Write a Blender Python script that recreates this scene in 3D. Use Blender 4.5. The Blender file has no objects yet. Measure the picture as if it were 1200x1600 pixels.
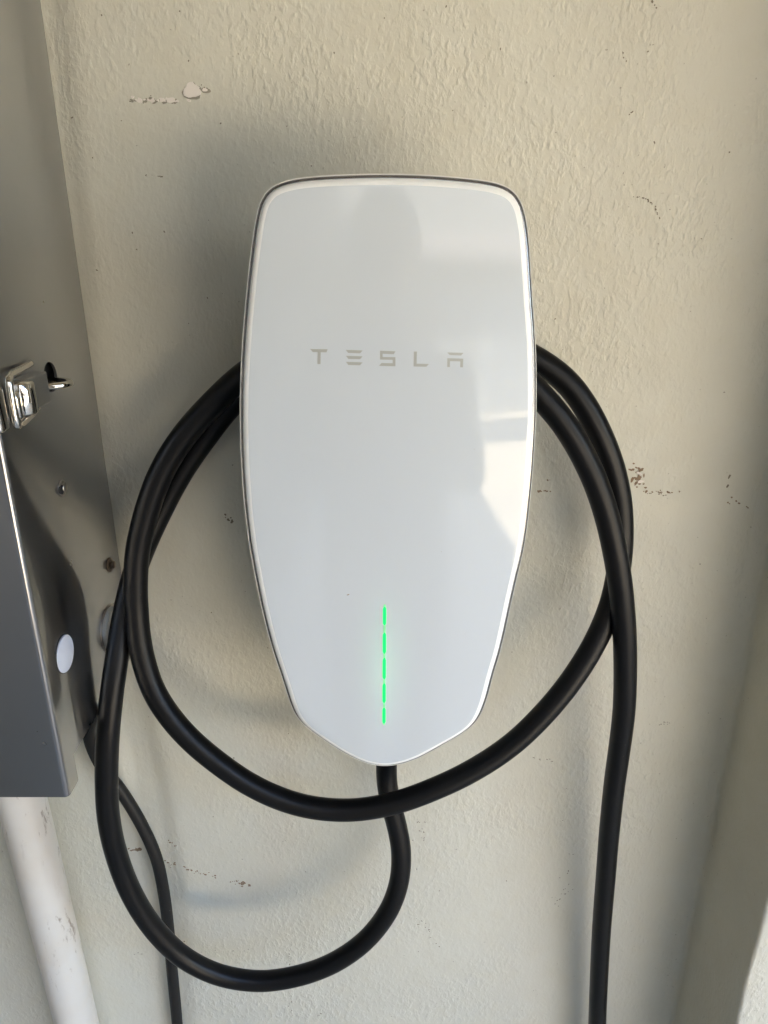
import bpy, bmesh, math, random
import numpy as np
from mathutils import Vector, Matrix, noise

random.seed(7)
S = bpy.context.scene
COL = S.collection
PI = math.pi

# ------------------------------------------------------------------ camera
# 1 unit = 1 m.  The lens is the origin, +y looks at the wall, z is up.
FPX, PITCH = 1155.0, math.radians(21.0)
CP, SP = math.cos(PITCH), math.sin(PITCH)
GROUND_Z = -1.50
WALL_Y = 0.495
cd = bpy.data.cameras.new('camera')
cam = bpy.data.objects.new('camera', cd); COL.objects.link(cam)
cam.rotation_euler = (PI / 2 - PITCH, 0, 0)
cd.sensor_fit = 'VERTICAL'; cd.sensor_height = 24.0
cd.lens = 24.0 * FPX / 1600.0
cd.clip_start = 0.02; cd.clip_end = 500
S.camera = cam

# ------------------------------------------------------------------ light
SUN_EL, SUN_A = math.radians(57), math.radians(27)      # the sun stands behind the house, to the left
to_sun = Vector((-math.sin(SUN_A) * math.cos(SUN_EL), math.cos(SUN_A) * math.cos(SUN_EL), math.sin(SUN_EL)))
w = bpy.data.worlds.new('World'); S.world = w; w.use_nodes = True
wn = w.node_tree
sky = wn.nodes.new('ShaderNodeTexSky'); sky.sky_type = 'NISHITA'; sky.sun_disc = False
sky.sun_elevation = SUN_EL; sky.sun_rotation = -SUN_A
sky.dust_density = 0.9; sky.air_density = 1.0; sky.ozone_density = 1.0
wn.nodes['Background'].inputs[1].default_value = 0.15
wn.links.new(sky.outputs[0], wn.nodes['Background'].inputs[0])
sd = bpy.data.lights.new('sun', 'SUN'); sd.energy = 3.7; sd.angle = math.radians(0.5); sd.color = (1, 0.965, 0.87)
sun = bpy.data.objects.new('sun', sd); COL.objects.link(sun)
sun.rotation_euler = to_sun.to_track_quat('Z', 'Y').to_euler()
vs = S.view_settings
vs.view_transform = 'Standard'; vs.look = 'None'; vs.gamma = 1; vs.use_curve_mapping = False
vs.exposure = 4.16
S.cycles.max_bounces = 10; S.cycles.diffuse_bounces = 6; S.cycles.glossy_bounces = 5
S.cycles.transmission_bounces = 6
S.cycles.caustics_reflective = False; S.cycles.caustics_refractive = False
S.cycles.sample_clamp_indirect = 6.0

# ------------------------------------------------------------------ helpers
def tag(o, label=None, cat=None, group=None, kind=None):
    if label: o['label'] = label
    if cat: o['category'] = cat
    if group: o['group'] = group
    if kind: o['kind'] = kind
    return o

def empty(name, loc=(0, 0, 0)):
    o = bpy.data.objects.new(name, None); COL.objects.link(o); o.location = loc
    o.empty_display_size = 0.02
    return o

def link(name, me, mat=None, parent=None):
    o = bpy.data.objects.new(name, me); COL.objects.link(o)
    if mat is not None and not me.materials: me.materials.append(mat)
    if parent is not None:
        o.parent = parent
        if parent.location.length: o.location = -parent.location   # meshes are written in world coordinates
    return o

def from_data(name, v, f, mat=None, parent=None, smooth=True):
    me = bpy.data.meshes.new(name); me.from_pydata([tuple(p) for p in v], [], f)
    me.polygons.foreach_set('use_smooth', [smooth] * len(me.polygons)); me.update()
    return link(name, me, mat, parent)

def from_bm(name, bm, mat=None, parent=None, smooth=False):
    bmesh.ops.recalc_face_normals(bm, faces=bm.faces)
    for f in bm.faces: f.smooth = smooth
    me = bpy.data.meshes.new(name); bm.to_mesh(me); bm.free()
    return link(name, me, mat, parent)

def box(bm, lo, hi, bev=0.0, seg=2):
    m = Matrix.Translation([(a + b) / 2 for a, b in zip(lo, hi)]) @ Matrix.Diagonal([b - a for a, b in zip(lo, hi)] + [1])
    r = bmesh.ops.create_cube(bm, size=1, matrix=m)
    if bev:
        es = list({e for v in r['verts'] for e in v.link_edges})
        bmesh.ops.bevel(bm, geom=es, offset=bev, segments=seg, profile=0.5, affect='EDGES')

def ray(px, py):
    u = (px - 600) / FPX; v = (py - 800) / FPX
    return Vector((u, CP - v * SP, -SP - v * CP))

def at(px, py, y):
    """the place in the scene, y metres ahead of the lens, that the photograph shows at this pixel"""
    d = ray(px, py); return d * (y / d.y)

def catmull(P, step=0.004):
    P = [Vector(p) for p in P]; Q = [2 * P[0] - P[1]] + P + [2 * P[-1] - P[-2]]
    out = []
    for i in range(1, len(Q) - 2):
        p0, p1, p2, p3 = Q[i - 1:i + 3]
        a = .5; t0 = 0; t1 = t0 + (p1 - p0).length ** a; t2 = t1 + (p2 - p1).length ** a; t3 = t2 + (p3 - p2).length ** a
        n = max(2, int((p2 - p1).length / step))
        for k in range(n):
            t = t1 + (t2 - t1) * k / n
            A1 = (t1 - t) / (t1 - t0) * p0 + (t - t0) / (t1 - t0) * p1
            A2 = (t2 - t) / (t2 - t1) * p1 + (t - t1) / (t2 - t1) * p2
            A3 = (t3 - t) / (t3 - t2) * p2 + (t - t2) / (t3 - t2) * p3
            B1 = (t2 - t) / (t2 - t0) * A1 + (t - t0) / (t2 - t0) * A2
            B2 = (t3 - t) / (t3 - t1) * A2 + (t - t1) / (t3 - t1) * A3
            out.append((t2 - t) / (t2 - t1) * B1 + (t - t1) / (t2 - t1) * B2)
    out.append(P[-1].copy())
    return out

def relax(pts, n):
    for _ in range(n):
        pts = [pts[0]] + [(pts[i - 1] + 2 * pts[i] + pts[i + 1]) / 4 for i in range(1, len(pts) - 1)] + [pts[-1]]
    return pts

def tube(pts, r, sides=24, closed=False, caps=True):
    pts = [Vector(p) for p in pts]; n = len(pts); V = []; F = []
    T = []
    for i in range(n):
        a = pts[(i - 1) % n] if (closed or i) else pts[0]
        b = pts[(i + 1) % n] if (closed or i < n - 1) else pts[-1]
        T.append((b - a).normalized())
    up = Vector((0, -1, 0.03)); N = (up - up.dot(T[0]) * T[0]).normalized()
    for i in range(n):
        N = (N - N.dot(T[i]) * T[i]).normalized(); B = T[i].cross(N)
        rr = r(i / (n - 1)) if callable(r) else r
        for k in range(sides):
            a = 2 * PI * k / sides
            V.append(pts[i] + (N * math.cos(a) + B * math.sin(a)) * rr)
    for i in range(n if closed else n - 1):
        j = (i + 1) % n
        for k in range(sides):
            l = (k + 1) % sides
            F.append((i * sides + k, i * sides + l, j * sides + l, j * sides + k))
    if caps and not closed:
        F.append(tuple(range(sides))[::-1]); F.append(tuple((n - 1) * sides + k for k in range(sides)))
    return V, F

# ------------------------------------------------------------------ materials
def mat(name, col, rough=0.5, metal=0.0, **kw):
    m = bpy.data.materials.new(name); m.use_nodes = True
    b = m.node_tree.nodes['Principled BSDF']
    b.inputs['Base Color'].default_value = (*col, 1); b.inputs['Roughness'].default_value = rough
    b.inputs['Metallic'].default_value = metal
    for k, v in kw.items(): b.inputs[k.replace('_', ' ')].default_value = v
    return m

class NT:
    """small node-building helper"""
    def __init__(s, m): s.t = m.node_tree; s.b = s.t.nodes['Principled BSDF']
    def n(s, typ, **kw):
        x = s.t.nodes.new(typ)
        for k, v in kw.items():
            if k in ('inp',):
                for a, b in v.items(): x.inputs[a].default_value = b
            else: setattr(x, k, v)
        return x
    def l(s, a, b): s.t.links.new(a, b)
    def noise(s, vec, scale, detail=4, rough=.5, dist=0):
        x = s.n('ShaderNodeTexNoise', inp={'Scale': scale, 'Detail': detail, 'Roughness': rough, 'Distortion': dist})
        s.l(vec, x.inputs['Vector']); return x.outputs['Fac']
    def coord(s, which='Object', scale=(1, 1, 1), rot=(0, 0, 0), loc=(0, 0, 0)):
        c = s.n('ShaderNodeTexCoord'); mp = s.n('ShaderNodeMapping')
        mp.inputs['Scale'].default_value = scale; mp.inputs['Rotation'].default_value = rot; mp.inputs['Location'].default_value = loc
        s.l(c.outputs[which], mp.inputs['Vector']); return mp.outputs['Vector']
    def ramp(s, fac, stops):
        r = s.n('ShaderNodeValToRGB'); e = r.color_ramp.elements
        while len(e) < len(stops): e.new(.5)
        for k, (p, c) in enumerate(stops):
            e[k].position = p; e[k].color = (c, c, c, 1) if not isinstance(c, tuple) else (*c, 1)
        s.l(fac, r.inputs['Fac']); return r.outputs['Color']
    def mix(s, fac, a, b):
        x = s.n('ShaderNodeMix', data_type='RGBA')
        for sock, val in ((x.inputs[0], fac), (x.inputs[6], a), (x.inputs[7], b)):
            if hasattr(val, 'is_output'): s.l(val, sock)
            elif isinstance(val, tuple): sock.default_value = (*val, 1)
            else: sock.default_value = val
        return x.outputs[2]
    def math(s, op, a, b=0.0, c=0.0, clamp=False):
        x = s.n('ShaderNodeMath', operation=op, use_clamp=clamp)
        for k, val in enumerate((a, b, c)):
            if hasattr(val, 'is_output'): s.l(val, x.inputs[k])
            else: x.inputs[k].default_value = val
        return x.outputs[0]
    def bump(s, h, dist, strength=1.0, prev=None):
        x = s.n('ShaderNodeBump', inp={'Distance': dist, 'Strength': strength}); s.l(h, x.inputs['Height'])
        if prev is not None: s.l(prev, x.inputs['Normal'])
        return x.outputs['Normal']

def stucco(name, col, bump=1.0):
    m = mat(name, col, 0.55); t = NT(m)
    v = t.coord(); vd = t.coord(scale=(1, 1, .6), rot=(0, math.radians(-24), 0))
    big = t.noise(v, 7, 3); med = t.noise(v, 45, 4)
    c = t.mix(t.ramp(big, [(.35, 0.), (.7, 1.)]), tuple(x * .965 for x in col), tuple(min(1, x * 1.02) for x in col))
    c = t.mix(t.math('MULTIPLY', t.ramp(med, [(.45, 0.), (.75, 1.)]), .25), c, (col[0] * .96, col[1] * .92, col[2] * .84))
    speck = t.ramp(t.noise(v, 420, 1), [(.765, 0.), (.80, 1.)])
    c = t.mix(t.math('MULTIPLY', speck, .45), c, (.16, .12, .07))
    t.l(c, t.b.inputs['Base Color'])
    # trowelled, painted-over texture: droplets and short slanting ridges
    n1 = t.noise(vd, 290, 3, .5, .1)
    n2 = t.noise(v, 420, 3, .55, .2)
    n3 = t.noise(v, 60, 2, .5)
    r1 = t.ramp(n1, [(.44, 0.), (.72, 1.)])
    patch = t.ramp(t.noise(v, 9, 2), [(.38, .25), (.62, 1.)])
    h = t.math('ADD', t.math('MULTIPLY', r1, patch), t.math('MULTIPLY', n3, .9))
    h = t.math('ADD', h, t.math('MULTIPLY', n2, .42))
    t.l(t.bump(h, 0.00080 * bump, .6), t.b.inputs['Normal'])
    t.l(t.ramp(n3, [(.3, .42), (.7, .6)]), t.b.inputs['Roughness'])
    return m

M = {}
M['stucco'] = stucco('painted_stucco', (.63, .618, .535))
M['primer'] = mat('bare_primer', (.80, .75, .70), .8)
M['brown'] = mat('exposed_brown', (.25, .18, .12), .9)
M['dirt'] = mat('dark_dirt', (.20, .175, .13), .9)
M['plaster_dark'] = mat('grey_scuff', (.30, .28, .23), .9)

# brushed stainless sheet
def steel(name, col, r_sharp, r_soft, mixf):
    m = mat(name, col, r_sharp, 1.0); t = NT(m)
    v = t.coord(scale=(1, 1, .02)); f = t.noise(v, 900, 3)
    v2 = t.coord(); sm = t.noise(v2, 14, 5, .6)
    st = t.ramp(t.noise(v2, 40, 6, .7), [(.55, 0.), (.8, 1.)])
    colr = t.mix(t.math('MULTIPLY', st, .12), col, tuple(x * .6 for x in col))
    b2 = t.n('ShaderNodeBsdfPrincipled', inp={'Metallic': 1.0})
    t.l(t.ramp(sm, [(.3, r_soft * .8), (.7, r_soft * 1.25)]), b2.inputs['Roughness'])
    nb = t.bump(t.math('ADD', f, t.math('MULTIPLY', t.noise(v2, 5, 2), 3)), 0.00002, .5)
    for b in (t.b, b2): t.l(colr, b.inputs['Base Color']); t.l(nb, b.inputs['Normal'])
    mx = t.n('ShaderNodeMixShader'); mx.inputs[0].default_value = mixf
    t.l(t.b.outputs[0], mx.inputs[1]); t.l(b2.outputs[0], mx.inputs[2])
    t.l(mx.outputs[0], t.t.nodes['Material Output'].inputs['Surface'])
    return m
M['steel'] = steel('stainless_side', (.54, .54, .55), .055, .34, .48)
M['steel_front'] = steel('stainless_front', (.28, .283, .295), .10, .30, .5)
M['chrome'] = mat('polished_steel', (.80, .76, .70), .10, 1.0)
M['screw'] = mat('zinc_screw', (.45, .42, .38), .35, 1.0)
M['rust'] = mat('tarnished_screw', (.20, .15, .11), .5, .7)
M['black_hole'] = mat('dark_slot', (.012, .012, .014), .6)
M['plug'] = mat('white_plastic_plug', (.62, .66, .78), .4)
M['plug_grey'] = mat('pale_plastic_plug', (.86, .86, .82), .4)

def rubber(name, col, r0, r1, marks):
    m = mat(name, col, r0, IOR=1.31); t = NT(m); v = t.coord()
    t.l(t.ramp(t.noise(v, 30, 4), [(.3, r0), (.7, r1)]), t.b.inputs['Roughness'])
    d = t.ramp(t.noise(v, 260, 5, .7), [(.66, 0.), (.78, 1.)])
    d = t.math('MULTIPLY', d, t.ramp(t.noise(v, 11, 2), [(.5, 0.), (.68, marks)]))
    t.l(t.mix(d, col, (.22, .21, .19)), t.b.inputs['Base Color'])
    t.l(t.bump(t.noise(v, 500, 2), 0.00006, .3), t.b.inputs['Normal'])
    return m
M['rubber'] = rubber('black_cable_jacket', (.004, .004, .0045), .36, .43, .6)
M['rubber_old'] = rubber('worn_cable_jacket', (.014, .0135, .013), .42, .55, .9)

m = mat('white_pvc', (.74, .70, .69), .42); t = NT(m)
v = t.coord(scale=(1, 1, .25)); v2 = t.coord()
sc = t.ramp(t.noise(v, 160, 5, .75, .4), [(.57, 0.), (.66, 1.)])
sc = t.math('MULTIPLY', sc, t.ramp(t.noise(v2, 14, 2), [(.42, 0.), (.62, .8)]))
yel = t.ramp(t.noise(v2, 22, 3), [(.45, 0.), (.75, .35)])
c = t.mix(yel, (.72, .69, .64), (.62, .54, .43)); c = t.mix(sc, c, (.26, .20, .14))
t.l(c, t.b.inputs['Base Color'])
t.l(t.bump(t.noise(v2, 90, 3), .0003, .4), t.b.inputs['Normal'])
M['pvc'] = m

# charger
M['housing'] = mat('grey_housing', (.42, .43, .44), .45)
M['shell'] = mat('dark_shell', (.05, .05, .055), .3)
M['rim_light'] = mat('clear_lip', (.72, .72, .70), .15)
M['rim_dark'] = mat('dark_rim', (.26, .26, .27), .2, .85)
M['letter'] = mat('silver_print', (.42, .44, .43), .35, .2)
m = mat('status_green', (.0, .5, .12), .3); b = m.node_tree.nodes['Principled BSDF']
b.inputs['Emission Color'].default_value = (0.0, 1.0, .13, 1); b.inputs['Emission Strength'].default_value = .065
M['green'] = m
M['green_dim'] = mat('status_green_dim', (.35, .75, .45), .3)
M['green_dim'].node_tree.nodes['Principled BSDF'].inputs['Emission Color'].default_value = (.05, 1, .25, 1)
M['green_dim'].node_tree.nodes['Principled BSDF'].inputs['Emission Strength'].default_value = .012

# ------------------------------------------------------------------ ground, house and surroundings
m = mat('driveway', (.40, .36, .30), .85); t = NT(m); v = t.coord()
c = t.mix(t.ramp(t.noise(v, 2.5, 5, .6), [(.3, 0.), (.7, 1.)]), (.60, .50, .36), (.68, .58, .44))
c = t.mix(t.ramp(t.noise(v, 60, 3), [(.6, 0.), (.7, .6)]), c, (.30, .26, .21))
bk = t.n('ShaderNodeTexBrick', inp={'Scale': 1.0, 'Mortar Size': .012, 'Brick Width': .30, 'Row Height': .12, 'Color1': (.72, .72, .72, 1), 'Color2': (1, 1, 1, 1), 'Mortar': (.35, .33, .3, 1)})
t.l(t.coord(rot=(0, 0, .5)), bk.inputs['Vector'])
mm = t.n('ShaderNodeMix', data_type='RGBA', blend_type='MULTIPLY'); mm.inputs[0].default_value = 1; t.l(c, mm.inputs[6]); t.l(bk.outputs[0], mm.inputs[7]); c = mm.outputs[2]
t.l(c, t.b.inputs['Base Color']); t.l(t.bump(t.noise(v, 120, 4), .004, .6), t.b.inputs['Normal'])
M['drive'] = m
bm = bmesh.new()
bmesh.ops.create_grid(bm, x_segments=8, y_segments=8, size=150, matrix=Matrix.Translation((0, 0, GROUND_Z)))
g = from_bm('ground', bm, M['drive']); tag(g, kind='structure')

M['dark_ground'] = mat('dark_ground', (.055, .055, .055), .9)
bm = bmesh.new(); box(bm, (-60, -7.4, GROUND_Z - .05), (60, -5.6, GROUND_Z + .004)); o = from_bm('dark_ground_strip', bm, M['dark_ground']); tag(o, kind='structure')  # dark strip added to the far ground to cut bounced light
EAVE_Z = GROUND_Z + 2.05
# wall in front of us: one finely divided sheet with the soft ridge beside the cabinet
XL, XR, ZB, ZT = -1.05, .281, GROUND_Z, 1.30
def wall_off(x, z):
    y = WALL_Y
    e = -.197 + .006 * math.sin(z * 9)
    d = x - e
    if -.02 < d < .05: y += .0035 * math.exp(-((max(d, 0)) / .009) ** 2)
    y += .0012 * noise.noise(Vector((x * 9, 0, z * 9))) + .0005 * noise.noise(Vector((x * 30, 3, z * 30)))
    return y
def grid(name, xs, zs, f, matl, parent=None):
    V = [f(x, z) for z in zs for x in xs]; n = len(xs)
    F = [(j * n + i, j * n + i + 1, (j + 1) * n + i + 1, (j + 1) * n + i) for j in range(len(zs) - 1) for i in range(n - 1)]
    return from_data(name, V, F, matl, parent)
xs = [XL, -.6, -.4] + list(np.arange(-.30, .2801, .005)) + [XR]
zs = [ZB, -1.2, -.95] + list(np.arange(-.80, .36, .006)) + [.45, .7, 1.0, ZT]
wall = grid('stucco_wall', xs, zs, lambda x, z: (x, wall_off(x, z), z), M['stucco'])
tag(wall, 'pale sage cream stucco house wall behind the white charger, with chipped paint', 'wall')

# projecting pier at the right: filleted inner corner, left face, rounded arris, bright front face
prof = []
PX, PY = .280, .4025
R0 = .005
for k in range(9):
    a = PI / 2 * k / 8
    prof.append((PX - R0 + R0 * math.sin(a), WALL_Y - .0015 - R0 + R0 * math.cos(a)))
prof = [(PX - R0 - .01, WALL_Y + .001)] + prof
prof += [(PX, y) for y in np.linspace(WALL_Y - .0015 - R0 - .01, PY + .008, 10)]
R1 = .0028
for k in range(7):
    a = PI / 2 * k / 6
    prof.append((PX + R1 - R1 * math.cos(a), PY + R1 - R1 * math.sin(a)))
prof += [(x, PY) for x in (.30, .33, .37, .45, .7, 1.2, 3.6)]
V = []; zs2 = [ZB, -1.2, -.95] + list(np.arange(-.80, .36, .010)) + [.45, .7, 1.0, ZT]
for z in zs2:
    for (x, y) in prof:
        V.append((x + .0012 * noise.noise(Vector((z * 12, y * 30, 1))) * (1 if x > PX - .002 else 0),
                  y + .0012 * noise.noise(Vector((x * 20, 5, z * 14))) * (1 if y < .45 else 0), z))
n = len(prof)
F = [(j * n + i, (j) * n + i + 1, (j + 1) * n + i + 1, (j + 1) * n + i) for j in range(len(zs2) - 1) for i in range(n - 1)]
pier = from_data('stucco_pier', V, F, M['stucco'])
tag(pier, 'cream stucco pier projecting from the wall at the right edge, its side in shade', 'wall')

# flaked paint, scuffs and grime: small thin flakes on the stucco
def flakes(name, spots, matl, parent, thick=.00035, inner=None):
    bm = bmesh.new()
    for (px, py, r, el, ang) in spots:
        c = at(px, py, WALL_Y); c.y = wall_off(c.x, c.z)
        n = random.randint(7, 11) if r < .0015 else 22; ring = []; ring2 = []
        for k in range(n):
            a = 2 * PI * k / n; rr = r * (random.uniform(.6, 1.2) if n < 20 else (.85 + .35 * noise.noise(Vector((math.cos(a) * 1.6, math.sin(a) * 1.6, px * .13 + 5))) + random.uniform(-.06, .06)))
            x, z = rr * math.cos(a) * el, rr * math.sin(a)
            x, z = x * math.cos(ang) - z * math.sin(ang), x * math.sin(ang) + z * math.cos(ang)
            ring.append(bm.verts.new((c.x + x, c.y - thick, c.z + z)))
            ring2.append(bm.verts.new((c.x + x * 1.06, c.y + .0015, c.z + z * 1.06)))
        bm.faces.new(ring)
        for k in range(n): bm.faces.new((ring[k], ring[(k + 1) % n], ring2[(k + 1) % n], ring2[k]))
    o = from_bm(name, bm, matl, parent); tag(o, kind='stuff'); return o
def along(pts, n, jit, r0, r1, el=1.6):
    out = []; P = [Vector(p) for p in pts]
    for _ in range(n):
        i = random.randrange(len(P) - 1); p = P[i].lerp(P[i + 1], random.random())
        d = P[i + 1] - P[i]
        out.append((p.x + random.gauss(0, jit), p.y + random.gauss(0, jit), random.uniform(r0, r1) / 2600,
                    random.uniform(1, el), -math.atan2(d.y, d.x) + random.gauss(0, .4)))
    return out
white = [(300, 141, .0042, 1.35, .3), (293, 147, .0020, 1.3, 0), (309, 144, .0022, 1.2, .5), (301, 136, .0018, 1.1, 0), (321, 141, .0011, 1.6, 0), (295, 157, .0009, 1.5, 0),
         (268, 157, .0018, 1.7, 0), (254, 156, .0012, 1.8, 0), (238, 157, .0011, 1.6, .2), (219, 157, .0014, 1.6, -.2), (1000, 752, .0012, 2.2, .2), (998, 739, .0011, 2., -.5)]
flakes('chipped_edge', [(301, 143, .0050, 1.35, .3), (322, 142, .0016, 1.9, 0)] + along([(205, 157), (278, 159)], 16, 1.4, 1.6, 3.4), M['plaster_dark'], wall, .0004)
flakes('bare_plaster_patch', white + along([(205, 155), (278, 158)], 14, 1.5, .8, 2.4), M['primer'], wall, .0006)
br = along([(985, 728), (1002, 741), (990, 752), (1012, 758)], 26, 3.5, 1, 3.2, 2.2) + along([(1005, 768), (1062, 770)], 16, 1.2, .8, 2., 2)
br += along([(836, 768), (862, 767)], 10, .8, .8, 2, 2) + along([(850, 752), (860, 749)], 5, 1, .7, 1.5)
br += along([(256, 1352), (285, 1355), (320, 1364), (395, 1384)], 44, 2.2, .7, 2.2, 2) + along([(193, 1326), (218, 1328)], 12, 1.5, 1, 2.2, 2.2)
br += along([(366, 1375), (394, 1384)], 14, 2, 1, 2.6) + along([(262, 1318), (276, 1322)], 6, 1.5, 1, 2) + along([(1128, 770), (1172, 802)], 7, 4, .8, 1.8)
flakes('brown_scuffs', br, M['brown'], wall, .0003)
dk = along([(990, 307), (1008, 310), (1022, 322), (1031, 346)], 30, .9, .5, 1.3) + along([(453, 1480), (452, 1590)], 22, 1.5, .6, 1.5, 2)
dk += along([(655, 1280), (663, 1322)], 14, 3, .6, 1.3) + along([(650, 1432), (684, 1475)], 14, 4, .6, 1.4)
dk += along([(200, 156), (280, 154)], 16, 2, .5, 1.1) + along([(312, 137), (325, 139)], 6, 1.5, .6, 1.4) + along([(1018, 1), (1026, 16)], 4, 1, .8, 1.6)
dk += along([(228, 274), (256, 276)], 10, .8, .5, 1.0) + along([(970, 80), (978, 98)], 5, 1.5, .6, 1.2) + along([(982, 180), (988, 175)], 4, .4, .8, 1.3)
dk += along([(352, 806), (362, 816)], 7, 2.2, 1.2, 2.8) + along([(1012, 770), (1040, 772)], 8, 1.5, .7, 1.4)
dk += along([(496, 1588), (504, 1582)], 5, .6, .8, 1.8) + [(287, 1473, .0009, 1, 0), (1140, 745, .0008, 2.5, 1.3), (1137, 760, .0007, 2.5, 1.2)]
dk += [(random.uniform(90, 1150), random.uniform(0, 1600), random.uniform(.4, 1.1) / 2200, random.uniform(1, 2), random.random() * 3) for _ in range(150)]
flakes('grime_specks', dk, M['dirt'], wall, .0002)
gy = along([(1030, 1130), (1050, 1130)], 8, 1.5, .6, 1.4, 2) + along([(60 + 770, 1183), (868, 1190)], 8, 1.2, .6, 1.3, 3) + along([(895, 1330), (880, 1400), (860, 1420)], 16, 3, .6, 1.5, 2.5)
gy += along([(205, 1490), (395, 1484)], 18, 1.2, .5, 1.2, 3)
flakes('faint_scuffs', gy, M['plaster_dark'], wall, .0002)

# eave over the wall, unseen, set low and deep to cut sky light
M['soffit'] = mat('soffit_paint', (.32, .29, .235), .7)
M['roof'] = mat('roof_shingle', (.13, .11, .10), .9)
eave = empty('roof_eave', (0, .2, EAVE_Z)); tag(eave, 'overhanging painted eave above the charger, unseen, set low to cut sky light', 'eave')
bm = bmesh.new(); box(bm, (-1.0, -.25, EAVE_Z), (3.6, 6.0, EAVE_Z + .03)); from_bm('soffit', bm, M['soffit'], eave)
bm = bmesh.new(); box(bm, (-1.0, -.545, EAVE_Z - .10), (3.6, -.502, EAVE_Z + .10), .004); from_bm('fascia', bm, M['soffit'], eave)
bm = bmesh.new()
vv = [bm.verts.new(p) for p in ((-1.0, -.58, EAVE_Z + .12), (3.6, -.58, EAVE_Z + .12), (3.6, 6, EAVE_Z + .9), (-1.0, 6, EAVE_Z + .9),
                                (-1.0, -.58, EAVE_Z + .15), (3.6, -.58, EAVE_Z + .15), (3.6, 6, EAVE_Z + .93), (-1.0, 6, EAVE_Z + .93))]
for q in ((0, 1, 2, 3), (4, 5, 6, 7), (0, 1, 5, 4), (1, 2, 6, 5), (2, 3, 7, 6), (3, 0, 4, 7)): bm.faces.new([vv[i] for i in q])
from_bm('roof_deck', bm, M['roof'], eave)
for k in range(9):
    bm = bmesh.new(); x = -.7 + k * .5; box(bm, (x, -.50, EAVE_Z - .09), (x + .045, .493, EAVE_Z - .002), .003); from_bm('rafter_tail', bm, M['soffit'], eave)

# two unseen wings, sized and placed to limit light from the sides
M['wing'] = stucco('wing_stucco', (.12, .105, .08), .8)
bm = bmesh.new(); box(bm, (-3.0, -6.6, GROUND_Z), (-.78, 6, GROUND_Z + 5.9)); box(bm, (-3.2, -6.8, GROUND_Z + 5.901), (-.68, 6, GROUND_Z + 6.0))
lw = from_bm('garage_wing_blocker', bm, M['wing']); tag(lw, 'plain stucco wing left of the recess, unseen, made tall and dark to block light', 'building')
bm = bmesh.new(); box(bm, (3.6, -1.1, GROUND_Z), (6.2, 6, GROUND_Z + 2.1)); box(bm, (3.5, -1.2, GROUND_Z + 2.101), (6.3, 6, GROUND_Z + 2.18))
rw = from_bm('added_low_wing', bm, M['wing']); tag(rw, 'low stucco wing added right of the recess, unseen, to limit light from there', 'building')

# house across the driveway (it shows in the charger's glass); upper storeys added to block sky light
opp = empty('neighbour_house', (2.5, -8, GROUND_Z)); tag(opp, 'brown neighbour house with a white framed garage door, upper storeys added to block sky light', 'building')
M['siding'] = mat('brown_siding', (.13, .124, .112), .7); M['white'] = mat('white_trim', (.34, .34, .33), .5); M['door'] = mat('door_grey', (.12, .125, .13), .5)
bm = bmesh.new(); box(bm, (-2.0, -12, GROUND_Z), (14, -8, GROUND_Z + 2.5)); box(bm, (-3.0, -11.5, GROUND_Z + 2.9), (14, -8.3, GROUND_Z + 5.9)); box(bm, (-2.9, -11.4, GROUND_Z + 5.9), (4.0, -8.35, GROUND_Z + 8.4)); from_bm('wall', bm, M['siding'], opp)
bm = bmesh.new(); box(bm, (-2.5, -12.5, GROUND_Z + 2.501), (14.5, -7.3, GROUND_Z + 2.66))
vv = [bm.verts.new(p) for p in ((-2.5, -7.3, GROUND_Z + 2.662), (14.5, -7.3, GROUND_Z + 2.662), (14.5, -10, GROUND_Z + 3.8), (-2.5, -10, GROUND_Z + 3.8), (-2.5, -12.5, GROUND_Z + 2.662), (14.5, -12.5, GROUND_Z + 2.662))]
for q in ((0, 1, 2, 3), (3, 2, 5, 4), (0, 3, 4), (1, 5, 2)): bm.faces.new([vv[i] for i in q])
from_bm('roof', bm, M['roof'], opp)
bm = bmesh.new(); box(bm, (2.2, -8.02, GROUND_Z + .02), (4.8, -7.98, GROUND_Z + 2.1)); gd = from_bm('garage_door', bm, M['door'], opp)
bm = bmesh.new()
for x in (2.1, 4.8): box(bm, (x, -7.975, GROUND_Z), (x + .1, -7.94, GROUND_Z + 2.2))
for z in (.55, 1.1, 1.62, 2.101): box(bm, (2.2, -7.975, GROUND_Z + z), (4.8, -7.95, GROUND_Z + z + .06))
from_bm('door_frame', bm, M['white'], opp)

# ------------------------------------------------------------------ steel cabinet at the left
SX = -.1955
cab = empty('steel_cabinet', (-.30, .43, -.05)); tag(cab, 'grey stainless steel electrical cabinet fixed to the wall left of the charger', 'electrical cabinet')
def cyl_x(bm, c, r, x0, x1, seg=32, bev=0.0):
    """a short cylinder along x"""
    m = Matrix.Translation(((x0 + x1) / 2, c[0], c[1])) @ Matrix.Rotation(PI / 2, 4, 'Y')
    r_ = bmesh.ops.create_cone(bm, cap_ends=True, segments=seg, radius1=r, radius2=r, depth=x1 - x0, matrix=m)
    if bev:
        es = [e for e in {e for v in r_['verts'] for e in v.link_edges} if abs(e.verts[0].co.x - e.verts[1].co.x) < 1e-6]
        bmesh.ops.bevel(bm, geom=es, offset=bev, segments=3, profile=.5, affect='EDGES')
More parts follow.
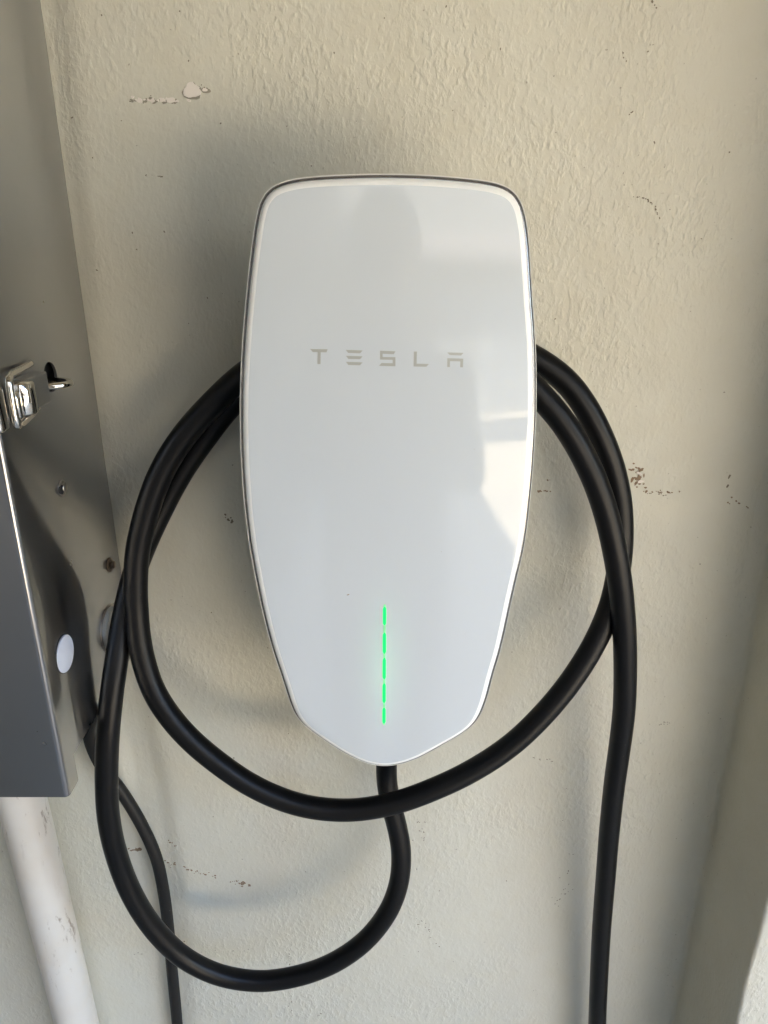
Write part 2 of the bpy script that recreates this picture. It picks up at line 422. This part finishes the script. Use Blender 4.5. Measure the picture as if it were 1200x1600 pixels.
# side sheet with a round slot cut through it
HC, HR = (.433, -.0815), .0088
BOTTOM = -.3095
bm = bmesh.new()
def ring_fill(bm, x, pts, hole):
    a = [bm.verts.new((x, p[0], p[1])) for p in pts]; b = [bm.verts.new((x, p[0], p[1])) for p in hole]
    es = [bm.edges.new((a[i], a[(i + 1) % len(a)])) for i in range(len(a))] + [bm.edges.new((b[i], b[(i + 1) % len(b)])) for i in range(len(b))]
    bmesh.ops.triangle_fill(bm, edges=es, use_beauty=True); return a, b
hole = [(HC[0] + HR * math.cos(2 * PI * k / 40), HC[1] + HR * math.sin(2 * PI * k / 40)) for k in range(40)]
rect = [(.3635, BOTTOM), (.497, BOTTOM), (.497, 1.1), (.3635, 1.1)]
Y1, Y2, Z1, Z2 = .3635, .497, BOTTOM, .45
NH = 40; hs = .018
def sq(k):
    a = 2 * PI * k / NH; c, q = math.cos(a), math.sin(a); m_ = max(abs(c), abs(q)); return (HC[0] + hs * c / m_, HC[1] + hs * q / m_)
for x in (SX, SX - .0016):
    c_ = [bm.verts.new((x, p[0], p[1])) for p in hole]; q_ = [bm.verts.new((x, *sq(k))) for k in range(NH)]
    for k in range(NH): bm.faces.new((c_[k], c_[(k + 1) % NH], q_[(k + 1) % NH], q_[k]))
    ys = (Y1, HC[0] - hs, HC[0] + hs, Y2); zz = (Z1, HC[1] - hs, HC[1] + hs, Z2)
    for i in range(3):
        for j in range(3):
            if i == 1 and j == 1: continue
            bm.faces.new([bm.verts.new((x, ys[a], zz[b])) for a, b in ((i, j), (i + 1, j), (i + 1, j + 1), (i, j + 1))])
    if x == SX: c0_ = c_
for k in range(NH): bm.faces.new((c0_[k], c0_[(k + 1) % NH], c_[(k + 1) % NH], c_[k]))
for (ya, za, yb, zb) in ((Y1, Z1, Y2, Z1), (Y2, Z1, Y2, Z2), (Y2, Z2, Y1, Z2), (Y1, Z2, Y1, Z1)):
    bm.faces.new([bm.verts.new(p) for p in ((SX, ya, za), (SX, yb, zb), (SX - .0016, yb, zb), (SX - .0016, ya, za))])
from_bm('side_panel', bm, M['steel'], cab)
bm = bmesh.new(); box(bm, (-.62, .366, BOTTOM + .001), (SX - .006, .493, .449)); from_bm('cabinet_body', bm, M['black_hole'], cab)
# cover: front sheet folded over the side with a small bend radius
CB = -.3275
V = []; P = [(-.62, .3625)]
rb = .0030
for k in range(17):
    a = PI / 2 * k / 16; P.append((SX + .0014 - rb + rb * math.sin(a), .3625 + rb - rb * math.cos(a)))
P += [(SX + .0014, .3775)]
Pi = [(x - .0013 if i > 3 else x, y + (.0013 if i <= 14 else 0)) for i, (x, y) in enumerate(P)]
prof = P + Pi[::-1]
bm = bmesh.new(); lo = []; hi = []
for (x, y) in prof:
    zb = CB + max(0, (y - .3700)) * 0.0
    lo.append(bm.verts.new((x, y, zb))); hi.append(bm.verts.new((x, y, .45)))
n = len(prof)
for i in range(n): bm.faces.new((lo[i], lo[(i + 1) % n], hi[(i + 1) % n], hi[i]))
bm.faces.new(lo); bm.faces.new(hi[::-1])
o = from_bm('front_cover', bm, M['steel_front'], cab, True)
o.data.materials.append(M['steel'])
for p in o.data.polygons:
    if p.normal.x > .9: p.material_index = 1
es = o.modifiers.new('edges', 'EDGE_SPLIT'); es.split_angle = math.radians(30)
# screws, plugs
def screw(c, r, matl, slot):
    bm = bmesh.new(); cyl_x(bm, c, r, SX, SX + .0012, 28, .0005)
    if slot == 'hex':
        m4 = Matrix.Translation((SX + .0025, c[0], c[1])) @ Matrix.Rotation(PI / 2, 4, 'Y')
        bmesh.ops.create_cone(bm, cap_ends=True, segments=6, radius1=r * .58, radius2=r * .50, depth=.0026, matrix=m4)
    else:
        m4 = Matrix.Translation((SX + .0012, c[0] + r * .25, c[1])) @ Matrix.Diagonal((.45, 1, 1, 1))
        bmesh.ops.create_uvsphere(bm, u_segments=20, v_segments=12, radius=r * .62, matrix=m4)
    s = from_bm('screw', bm, matl, cab, True); return s
screw((.4235, -.1470), .0050, M['screw'], 'pan')
bm = bmesh.new(); cyl_x(bm, (.4205, -.1470), .0028, SX + .0006, SX + .00165); from_bm('screw_slot', bm, M['black_hole'], cab)
screw((.4775, -.2235), .0052, M['rust'], 'hex')
bm = bmesh.new(); cyl_x(bm, (.3905, -.2425), .0116, SX, SX + .0014, 48, .0007); p1 = from_bm('hole_plug', bm, M['plug'], cab, True)
bm = bmesh.new(); cyl_x(bm, (.3905, -.2425), .0124, SX, SX + .0006, 48, .0002); from_bm('plug_rim', bm, M['shell'], p1).location = (0, 0, 0)
bm = bmesh.new(); cyl_x(bm, (.4625, -.2665), .0160, SX, SX + .0040, 48, .0012); p2 = from_bm('hole_plug', bm, M['plug_grey'], cab, True)
bm = bmesh.new(); cyl_x(bm, (.4625, -.2665), .0176, SX, SX + .0006, 48, .0002); from_bm('plug_rim', bm, M['screw'], p2).location = (0, 0, 0)

# draw latch on the cabinet side
lat = empty('draw_latch', (SX, .41, -.09)); tag(lat, 'polished steel draw latch with wire bail and padlock eye on the cabinet side', 'latch')
bm = bmesh.new(); box(bm, (SX, .3870, -.0915), (SX + .0085, .4110, -.0738), .0012); from_bm('keeper_block', bm, M['steel'], lat)
V, F = tube([(SX + .0085, .3790, z) for z in (-.0905, -.0895, -.0745, -.0735)], lambda q: .0062 if 0.02 < q < .98 else .0054, 28); from_data('roller', V, F, M['chrome'], lat)
V, F = tube([(SX + .0082, .3708, z) for z in (-.0905, -.0900, -.0775, -.0770)], lambda q: .0026 if 0.02 < q < .98 else .0021, 20); from_data('hinge_pin', V, F, M['chrome'], lat)
bail = [(SX + .002, .4065, -.0690), (SX + .0045, .392, -.0690), (SX + .0075, .372, -.0690), (SX + .0092, .3665, -.0700), (SX + .0095, .3652, -.0735), (SX + .0095, .3652, -.0890), (SX + .0092, .3665, -.0935), (SX + .0075, .372, -.0950), (SX + .0045, .392, -.0945), (SX + .001, .408, -.0940)]
V, F = tube(catmull(bail, .001), .0019, 16); from_data('wire_bail', V, F, M['chrome'], lat)
bm = bmesh.new(); box(bm, (SX + .0015, .3500, -.0940), (SX + .0095, .3600, -.0720), .0022, 3); from_bm('latch_lever', bm, M['chrome'], lat, True)
V, F = tube([(SX + .0005 + .0115 * math.cos(2 * PI * k / 40), .4290 + .0085 * math.sin(2 * PI * k / 40), -.0845 ) for k in range(40)], .0021, 12, closed=True); from_data('padlock_eye', V, F, M['chrome'], lat)

# white pipe below the cabinet
pc = [at(-3, 1243 - 60, .462), Vector((-.2875, .463, -.34)), Vector((-.287, .468, -.5)), Vector((-.2865, .4735, -.72)), Vector((-.286, .4755, -1.0)), Vector((-.286, .476, GROUND_Z))]
pc[0] = Vector((-.2875, .463, BOTTOM + .0012))
V, F = tube(catmull(pc, .01), .0180, 40); pipe = from_data('conduit_pipe', V, F, M['pvc']); tag(pipe, 'scuffed white plastic conduit pipe running down from the steel cabinet', 'pipe')

# thin black cable hugging the wall
R2 = .0051
tc = [at(118, 1040, .474), at(130, 1090, .478), at(139, 1140, .483), at(158, 1195, .4865), at(190, 1237, .4875), at(222, 1290, .4875), at(244, 1340, .4875), at(256, 1395, .4875), at(263, 1450, .4875), at(269, 1517, .4875), at(277, 1600, .4875), at(282, 1680, .4875), Vector((-.232, .4875, -1.1)), Vector((-.235, .485, GROUND_Z + .006))]
tc[0] = Vector((-.2055, .470, BOTTOM + .003))
tc[1] = Vector((-.2035, .4735, -.318))
V, F = tube(relax(catmull(tc, .003), 3), R2, 20); tcab = from_data('thin_cable', V, F, M['rubber_old']); tag(tcab, 'thin worn black cable from under the steel cabinet down the wall', 'cable')

# ------------------------------------------------------------------ the wall charger
RH, RV, Y0, XC, ZC = .9, 1.6, .385, .002, -.15
def surf(x, z):
    # gently domed glass, bent back a little more towards its two lower corners
    y = Y0 + (x - XC) ** 2 / (2 * RH) + (z - ZC) ** 2 / (2 * RV)
    s_ = max(0.0, (.063 - abs(x - XC)) * -.745 + (z + .272) * -.667)
    return y + 8.0 * s_ * s_
def hit(px, py, back=0.0):
    d = ray(px, py); t_ = .39
    for _ in range(20):
        p = d * t_; t_ = (surf(p.x, p.z) + back) / d.y
    return d * t_
LEFT = [(610,271),(560,271.7),(520,273),(480,275.5),(460,278),(442,282),(420,290),(410.5,300),(405.5,310),(400.5,330),(397,350),(393,380),(388,420),(384,460),(380.4,500),(377.6,540),(375.4,580),(374.4,620),(374.2,660),(375.2,700),(377.2,740),(380.2,780),(384.4,820),(390,860),(397.6,900),(405.6,940),(415,980),(426,1020),(432.2,1036.7),(437.7,1053.3),(443,1070),(448.7,1086.7),(453.7,1103.3),(461.7,1120),(476.7,1136.7),(500.8,1153.3),(525,1170),(555,1186.7),(576.7,1195),(605,1198.7)]
RIGHT = [(660,272.5),(700,275),(740,279),(758,281),(775,284),(796,290),(809,300),(815,310),(821,330),(824.5,350),(827.5,380),(830,420),(832,460),(835,500),(837.6,540),(838.4,580),(838.6,620),(838,660),(835.6,700),(833,740),(829,780),(825,820),(819,860),(809.2,900),(800,940),(791.6,980),(782.3,1020),(776.7,1036.7),(771.7,1053.3),(767.5,1070),(763.3,1086.7),(757.5,1103.3),(750.8,1120),(737.5,1136.7),(711.7,1153.3),(681.7,1170),(651.7,1186.7),(631.7,1193.3)]
loop = LEFT + RIGHT[::-1]
Q = np.array([(lambda h: (h.x, h.z))(hit(*p, .0027)) for p in loop])
def closed_resample(q, n):
    q2 = np.vstack([q, q[:1]]); d = np.r_[0, np.cumsum(np.hypot(*np.diff(q2, axis=0).T))]
    t_ = np.linspace(0, d[-1], n, endpoint=False); return np.c_[np.interp(t_, d, q2[:, 0]), np.interp(t_, d, q2[:, 1])]
NO = 320
Q = closed_resample(Q, NO)
for _ in range(7): Q = (np.roll(Q, 1, 0) + 2 * Q + np.roll(Q, -1, 0)) / 4
def inset(q, d):
    t_ = np.roll(q, -1, 0) - np.roll(q, 1, 0); t_ /= np.linalg.norm(t_, axis=1)[:, None]
    n_ = np.c_[-t_[:, 1], t_[:, 0]]                       # outline runs counter-clockwise seen from the front: left is inward
    c = q.mean(0); s = np.sign(((c - q) * n_).sum(1).mean()); return q + n_ * s * d
def rings(name, rr, matl, parent, cap=None, depthref=None):
    """rr: list of (outline, y offset)"""
    V = []; F = []
    for q, dy in rr:
        for x, z in q: V.append((x, surf(x, z) + dy, z))
    for j in range(len(rr) - 1):
        for i in range(NO):
            k = (i + 1) % NO; F.append((j * NO + i, j * NO + k, (j + 1) * NO + k, (j + 1) * NO + i))
    if cap:
        q = rr[-1][0]; c = q.mean(0); V.append((c[0], surf(*c) + rr[-1][1], c[1])); e = len(V) - 1; b0 = (len(rr) - 1) * NO
        for i in range(NO): F.append((b0 + i, b0 + (i + 1) % NO, e))
    o = from_data(name, V, F, matl, parent)
    bm = bmesh.new(); bm.from_mesh(o.data); bmesh.ops.recalc_face_normals(bm, faces=bm.faces); bm.to_mesh(o.data); bm.free()
    return o
chg = empty('wall_charger', (XC, WALL_Y, -.15))
tag(chg, 'white glass fronted car charger with a green status light mounted on the wall', 'car charger')

m = mat('white_glass', (.625, .68, .74), .04); t = NT(m); b = t.b
b.inputs['IOR'].default_value = 1.50
b.inputs['Coat Weight'].default_value = .0
# the light bar glows softly through the glass around it
gp = hit(600.5, 1040)
c_ = t.n('ShaderNodeTexCoord'); sx = t.n('ShaderNodeSeparateXYZ'); t.l(c_.outputs['Object'], sx.inputs[0])
dx = t.math('DIVIDE', t.math('SUBTRACT', sx.outputs[0], gp.x), .012)
dz = t.math('DIVIDE', t.math('SUBTRACT', sx.outputs[2], gp.z), .036)
r2 = t.math('ADD', t.math('POWER', t.math('ABSOLUTE', dx), 2.), t.math('POWER', t.math('ABSOLUTE', dz), 2.))
gl = t.math('EXPONENT', t.math('MULTIPLY', r2, -1.))
b.inputs['Emission Color'].default_value = (.1, 1, .3, 1)
t.l(t.math('MULTIPLY', gl, .006), b.inputs['Emission Strength'])
sm = t.noise(t.coord(scale=(1, 1, .5)), 28, 5, .65, .4)
t.l(t.ramp(sm, [(.42, .03), (.72, .13)]), b.inputs['Roughness'])
M['glass'] = m
M['glass_edge_glint'] = mat('painted_edge_highlight', (.92, .95, .97), .05)  # bright highlight along the glass edge, put into the colour as a whiter band

g0 = inset(Q, .0020)
rr = []; rad = .0040
rr.append((inset(g0, .0004), .0050)); rr.append((g0, .0026))
for k in range(1, 9):
    a = PI / 2 * k / 8
    rr.append((inset(g0, rad * (1 - math.cos(a))), rad * (1 - math.sin(a)) * .5))
i1 = inset(g0, rad + .0006); rr.append((i1, 0.0))
n_edge = len(rr) - 1
c0 = i1.mean(0)
inner_sets = []
for s in np.linspace(.985, .02, 60):
    q = c0 + (i1 - c0) * s; rr.append((q, 0.0))
plate = rings('glass_front', rr, M['glass'], chg, cap=True)
plate.data.materials.append(M['glass_edge_glint'])
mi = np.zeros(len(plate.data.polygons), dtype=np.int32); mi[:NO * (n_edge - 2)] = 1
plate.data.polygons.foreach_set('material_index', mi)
rings('dark_rim', [(inset(Q, .0040), .0060), (inset(Q, .0035), .0026), (inset(Q, .0018), .0023), (inset(Q, .0006), .0028), (inset(Q, .0004), .0042), (inset(Q, .0014), .0090), (inset(Q, .0042), .0105)], M['rim_dark'], chg)
rings('clear_lip', [(inset(Q, .0006), .0055), (inset(Q, .0006), .0030), (inset(Q, .0003), .0025), (Q, .0028), (inset(Q, .0002), .0048), (inset(Q, .0006), .0055)], M['rim_light'], chg)
qb = inset(Q, .006)
rings('rear_shell', [(inset(Q, .0038), .0109), (qb, .0125), (inset(Q, .010), .022), (inset(Q, .016), .027), (c0 + (inset(Q, .016) - c0) * .5, .027)], M['shell'], chg, cap=True)
# housing between glass and wall: narrow body the cable is wound on
hp = [(-.050, -.062), (-.030, -.050), (0, -.046), (.030, -.050), (.050, -.062), (.053, -.11), (.053, -.18), (.048, -.25), (.036, -.305), (.024, -.328), (-.024, -.328), (-.036, -.305), (-.048, -.25), (-.053, -.18), (-.053, -.11)]
bm = bmesh.new(); A = [bm.verts.new((x + XC, .408, z)) for x, z in hp]; B = [bm.verts.new((x * 1.05 + XC, .4945, z)) for x, z in hp]
for i in range(len(hp)): bm.faces.new((A[i], A[(i + 1) % len(hp)], B[(i + 1) % len(hp)], B[i]))
bm.faces.new(A); bm.faces.new(B[::-1])
bmesh.ops.bevel(bm, geom=[e for e in bm.edges if abs(e.verts[0].co.y - e.verts[1].co.y) > .01], offset=.006, segments=3, profile=.5, affect='EDGES')
from_bm('housing', bm, M['housing'], chg, True)
V, F = tube([(.002, .452, -.322), (.0022, .4515, -.334), (.0025, .451, -.345), (.003, .450, -.352)], lambda q: .0115 - .002 * q, 28); from_data('cable_gland', V, F, M['shell'], chg)

# lettering
def lettering(polys):
    bm = bmesh.new()
    for poly in polys:
        top = []; bot = []
        for (X, Y) in poly:
            h = hit(470 + X / 4.4444, 530 + Y / 4.4444)
            top.append(bm.verts.new((h.x, h.y - .00012, h.z))); bot.append(bm.verts.new((h.x, h.y + .0002, h.z)))
        bm.faces.new(top)
        for i in range(len(top)): bm.faces.new((top[i], top[(i + 1) % len(top)], bot[(i + 1) % len(top)], bot[i]))
    return from_bm('letter', bm, M['letter'], chg)
lettering([[(65, 68), (187, 70), (178, 91), (138, 90), (137, 173), (116, 172), (117, 89), (84, 89)]])
lettering([[(312, 74), (430, 78), (411, 98), (329, 95)], [(314, 115), (429, 119), (411, 139), (330, 137)], [(314, 157), (429, 161), (411, 181), (330, 179)]])
lettering([[(550, 80), (658, 84), (645, 104), (568, 101), (568, 123), (657, 125), (657, 188), (543, 185), (561, 165), (638, 167), (638, 143), (550, 141)]])
lettering([[(785, 86), (806, 86), (804, 170), (890, 172), (871, 191), (783, 189)]])
lettering([[(1017, 92), (1130, 95), (1112, 113), (1035, 110)], [(1018, 132), (1128, 135), (1126, 195), (1107, 195), (1108, 154), (1036, 152), (1035, 193), (1017, 193)]])
bm = bmesh.new()
for (px, py, rr_) in ((543.2, 929.6, .0006), (544.8, 928.8, .0005), (741, 702, .0002), (470, 872, .0002), (690, 862, .00025)):
    h = hit(px, py); bmesh.ops.create_uvsphere(bm, u_segments=8, v_segments=6, radius=1, matrix=Matrix.Translation(h) @ Matrix.Diagonal((rr_, .00012, rr_ * .45, 1)))
from_bm('dust_specks', bm, M['brown'], chg)['kind'] = 'stuff'
# status light bar
def bar(y0, y1, matl, hw, name='status_light'):
    bm = bmesh.new(); n = 10; L = []; R = []
    out = []
    for k in range(n + 1):
        py = y0 + (y1 - y0) * k / n; cx = 601.0 - (py - 950) / 180 * 1.0
        e = 1 - max(0, (abs(k / n - .5) - .40) / .10) ** 2 * .55
        out.append((cx, py, hw * e))
    pts = [(c - h, p) for c, p, h in out] + [(c + h, p) for c, p, h in out[::-1]]
    top = []; bot = []
    for (px, py) in pts:
        h = hit(px, py); top.append(bm.verts.new((h.x, h.y - .00022, h.z))); bot.append(bm.verts.new((h.x, h.y + .0002, h.z)))
    bm.faces.new(top)
    for i in range(len(top)): bm.faces.new((top[i], top[(i + 1) % len(top)], bot[(i + 1) % len(top)], bot[i]))
    return from_bm(name, bm, matl, chg)
for a, b_ in ((948, 976.5), (988.5, 1021), (1028, 1061), (1068, 1098), (1106, 1130)): bar(a, b_, M['green'], 2.4)
for a, b_ in ((944.5, 948.0), (976.8, 988.2), (1021.3, 1027.7), (1061.3, 1067.7), (1098.3, 1105.7), (1130.3, 1132.6)): bar(a, b_, M['green_dim'], 1.7, 'light_gap')

# ------------------------------------------------------------------ charging cable: one cable, out of the housing, twice round it and down
R1c = .0079
def U(*a): return at(*a)
cp = [Vector((.0030, .4500, -.344)), U(604, 1215, .449), U(609, 1250, .447), U(620, 1290, .446), U(627, 1335, .444), U(622, 1385, .442), U(603, 1430, .440), U(566, 1474, .438), U(516, 1507, .435),
      U(460, 1526, .434), U(405, 1533, .433), U(345, 1524, .431), U(290, 1498, .428), U(242, 1453, .424), U(206, 1397, .421), U(182, 1335, .419), U(170, 1280, .417), U(166.5, 1220, .417),
      U(168.5, 1150, .419), U(174.5, 1085, .426), U(184, 1020, .437), U(194, 960, .449), U(207, 905, .457), U(222, 862, .457), U(252, 796, .462), U(283, 738, .464), U(320, 684, .465), U(360, 633, .465),
      U(405, 590, .465), U(470, 543, .465), U(545, 513, .465), U(620, 502, .464), U(700, 508, .462), U(775, 530, .460), U(828, 556, .458), U(858, 574, .457), U(887, 598, .456), U(914, 634, .455),
      U(939, 682, .455), U(957, 730, .456), U(969, 787, .457), U(971, 845, .457), U(966, 895, .455), U(953, 950, .450), U(929, 1005, .444), U(895, 1060, .438), U(853, 1112, .433), U(800, 1163, .428),
      U(740, 1203, .424), U(680, 1232, .421), U(612, 1256, .419), U(543, 1266, .418), U(470, 1258, .418), U(402, 1232, .419), U(342, 1193, .421), U(286, 1144, .424), U(243, 1085, .429), U(221, 1019, .435),
      U(213, 950, .440), U(212, 905, .441), U(215, 860, .442), U(233, 787, .443), U(254, 734, .444), U(288, 680, .445), U(340, 623, .446), U(381, 586, .447),
      U(440, 548, .447), U(505, 519, .447), U(580, 500, .446), U(660, 505, .445), U(735, 530, .443), U(800, 574, .440), U(848, 622, .438), U(880, 660, .437), U(905, 700, .437), U(930, 752, .437), U(948, 806, .437),
      U(960, 858, .437), U(969, 912, .437), U(975, 975, .438), U(977, 1040, .440), U(975, 1110, .443), U(968, 1168, .447), U(960, 1225, .451), U(952, 1300, .456), U(946, 1375, .460), U(940, 1450, .463), U(936, 1525, .465), U(933, 1600, .466), U(930, 1680, .466),
      Vector((.195, .462, -.95)), Vector((.20, .455, -1.2)), Vector((.22, .43, -1.42)), Vector((.27, .38, GROUND_Z + .02)), Vector((.36, .31, GROUND_Z + .009)), Vector((.52, .22, GROUND_Z + .009))]
V, F = tube(relax(catmull(cp, .003), 6), R1c, 28)
cable = from_data('charging_cable', V, F, M['rubber']); tag(cable, 'thick black charging cable looped round the white charger and hanging down at the right', 'cable')

# ------------------------------------------------------------------ the photographer, mirrored in the glass
M['jacket'] = mat('dark_blue_jacket', (.02, .025, .035), .8); M['skin'] = mat('skin', (.42, .27, .20), .5); M['hair'] = mat('dark_hair', (.03, .025, .02), .6); M['phone'] = mat('phone_black', (.02, .02, .022), .3)
def skinned(name, pts, edges, matl, parent, sub=2):
    me = bpy.data.meshes.new(name); me.from_pydata([p[:3] for p in pts], edges, [])
    o = link(name, me, matl, parent)
    sk = o.modifiers.new('skin', 'SKIN'); sk.use_smooth_shade = True
    sv = me.skin_vertices[0].data if me.skin_vertices else None
    if sv is None:
        bm = bmesh.new(); bm.from_mesh(me); bm.verts.layers.skin.verify(); bm.to_mesh(me); bm.free(); sv = me.skin_vertices[0].data
    for i, p in enumerate(pts): sv[i].radius = (p[3], p[4] if len(p) > 4 else p[3]); sv[i].use_root = (i == 0)
    ss = o.modifiers.new('sub', 'SUBSURF'); ss.levels = sub; ss.render_levels = sub
    return o
PYo = -.40
per = empty('person', (0, PYo, GROUND_Z)); tag(per, 'person in a dark jacket holding up a phone, mirrored in the charger glass', 'person')
gz = GROUND_Z
pts = [(0, PYo, gz + .92, .155, .115), (0, PYo, gz + 1.12, .145, .11), (0, PYo, gz + 1.32, .17, .115), (0, PYo, gz + 1.40, .10, .09), (0, PYo + .01, gz + 1.46, .055, .055), (0, PYo + .03, gz + 1.51, .05, .052),
       (.17, PYo, gz + 1.36, .062), (.22, PYo + .02, gz + 1.12, .048), (.13, PYo + .22, gz + 1.24, .038), (.06, PYo + .31, gz + 1.40, .030),
       (-.17, PYo, gz + 1.36, .062), (-.22, PYo + .02, gz + 1.12, .048), (-.13, PYo + .22, gz + 1.24, .038), (-.06, PYo + .31, gz + 1.40, .030),
       (.10, PYo, gz + .80, .09), (.11, PYo + .01, gz + .48, .062), (.11, PYo, gz + .09, .042), (.12, PYo + .16, gz + .035, .035),
       (-.10, PYo, gz + .80, .09), (-.11, PYo + .01, gz + .48, .062), (-.11, PYo, gz + .09, .042), (-.12, PYo + .16, gz + .035, .035)]
ed = [(0, 1), (1, 2), (2, 3), (3, 4), (4, 5), (2, 6), (6, 7), (7, 8), (8, 9), (2, 10), (10, 11), (11, 12), (12, 13), (0, 14), (14, 15), (15, 16), (16, 17), (0, 18), (18, 19), (19, 20), (20, 21)]
skinned('body', pts, ed, M['jacket'], per)
hd = Vector((0, PYo + .04, gz + 1.60))
bm = bmesh.new(); bmesh.ops.create_uvsphere(bm, u_segments=32, v_segments=24, radius=1)
for v_ in bm.verts:
    x, y, z = v_.co
    jaw = 1 - .22 * max(0, -z)
    X = x * .076 * jaw; Y = y * .095 * (1 - .12 * max(0, -z)); Z = z * .115
    if y > .55 and abs(x) < .22 and -.35 < z < .12: Y += .018 * (1 - abs(x) / .22) * (1 - abs(z + .15) / .3 if abs(z + .15) < .3 else 0)      # nose
    if y > .6 and .05 < z < .3 and .2 < abs(x) < .5: Y -= .006                                        # eye sockets
    v_.co = (hd.x + X, hd.y + Y, hd.z + Z)
from_bm('head', bm, M['skin'], per, True)
bm = bmesh.new(); bmesh.ops.create_uvsphere(bm, u_segments=32, v_segments=20, radius=1)
bmesh.ops.delete(bm, geom=[v_ for v_ in bm.verts if v_.co.z < -.25 or (v_.co.y > .35 and v_.co.z < .42)], context='VERTS')
for v_ in bm.verts: v_.co = (hd.x + v_.co.x * .084, hd.y - .004 + v_.co.y * .104, hd.z + .004 + v_.co.z * .124)
from_bm('hair', bm, M['hair'], per, True)
for s in (1, -1):
    wx, wy, wz = s * .06, PYo + .33, gz + 1.415
    P = [(wx, wy, wz, .022, .026), (s * .062, wy + .03, wz + .035, .015, .030)]
    E = [(0, 1)]
    for k in range(4):
        L = (.9, 1.0, .95, .78)[k]; zz = wz + .030 + k * .017; b0 = len(P)
        P += [(s * .070, wy + .045, zz, .008), (s * .074, wy + .060 * L, zz + .004, .0075), (s * .058, wy + .062 * L + .004, zz + .006, .007)]
        E += [(1, b0), (b0, b0 + 1), (b0 + 1, b0 + 2)]
    b0 = len(P); P += [(s * .050, wy + .025, wz + .025, .010), (s * .042, wy + .040, wz + .040, .009)]; E += [(1, b0), (b0, b0 + 1)]
    skinned('hand', P, E, M['skin'], per, 1)
ph = empty('phone', (0, -.012, 0)); tag(ph, 'black phone held upright in front of the person in the dark jacket', 'phone')
bm = bmesh.new(); box(bm, (-.058, -.0135, -.130), (.018, -.0055, .020), .0035, 3); from_bm('phone_body', bm, M['phone'], ph)
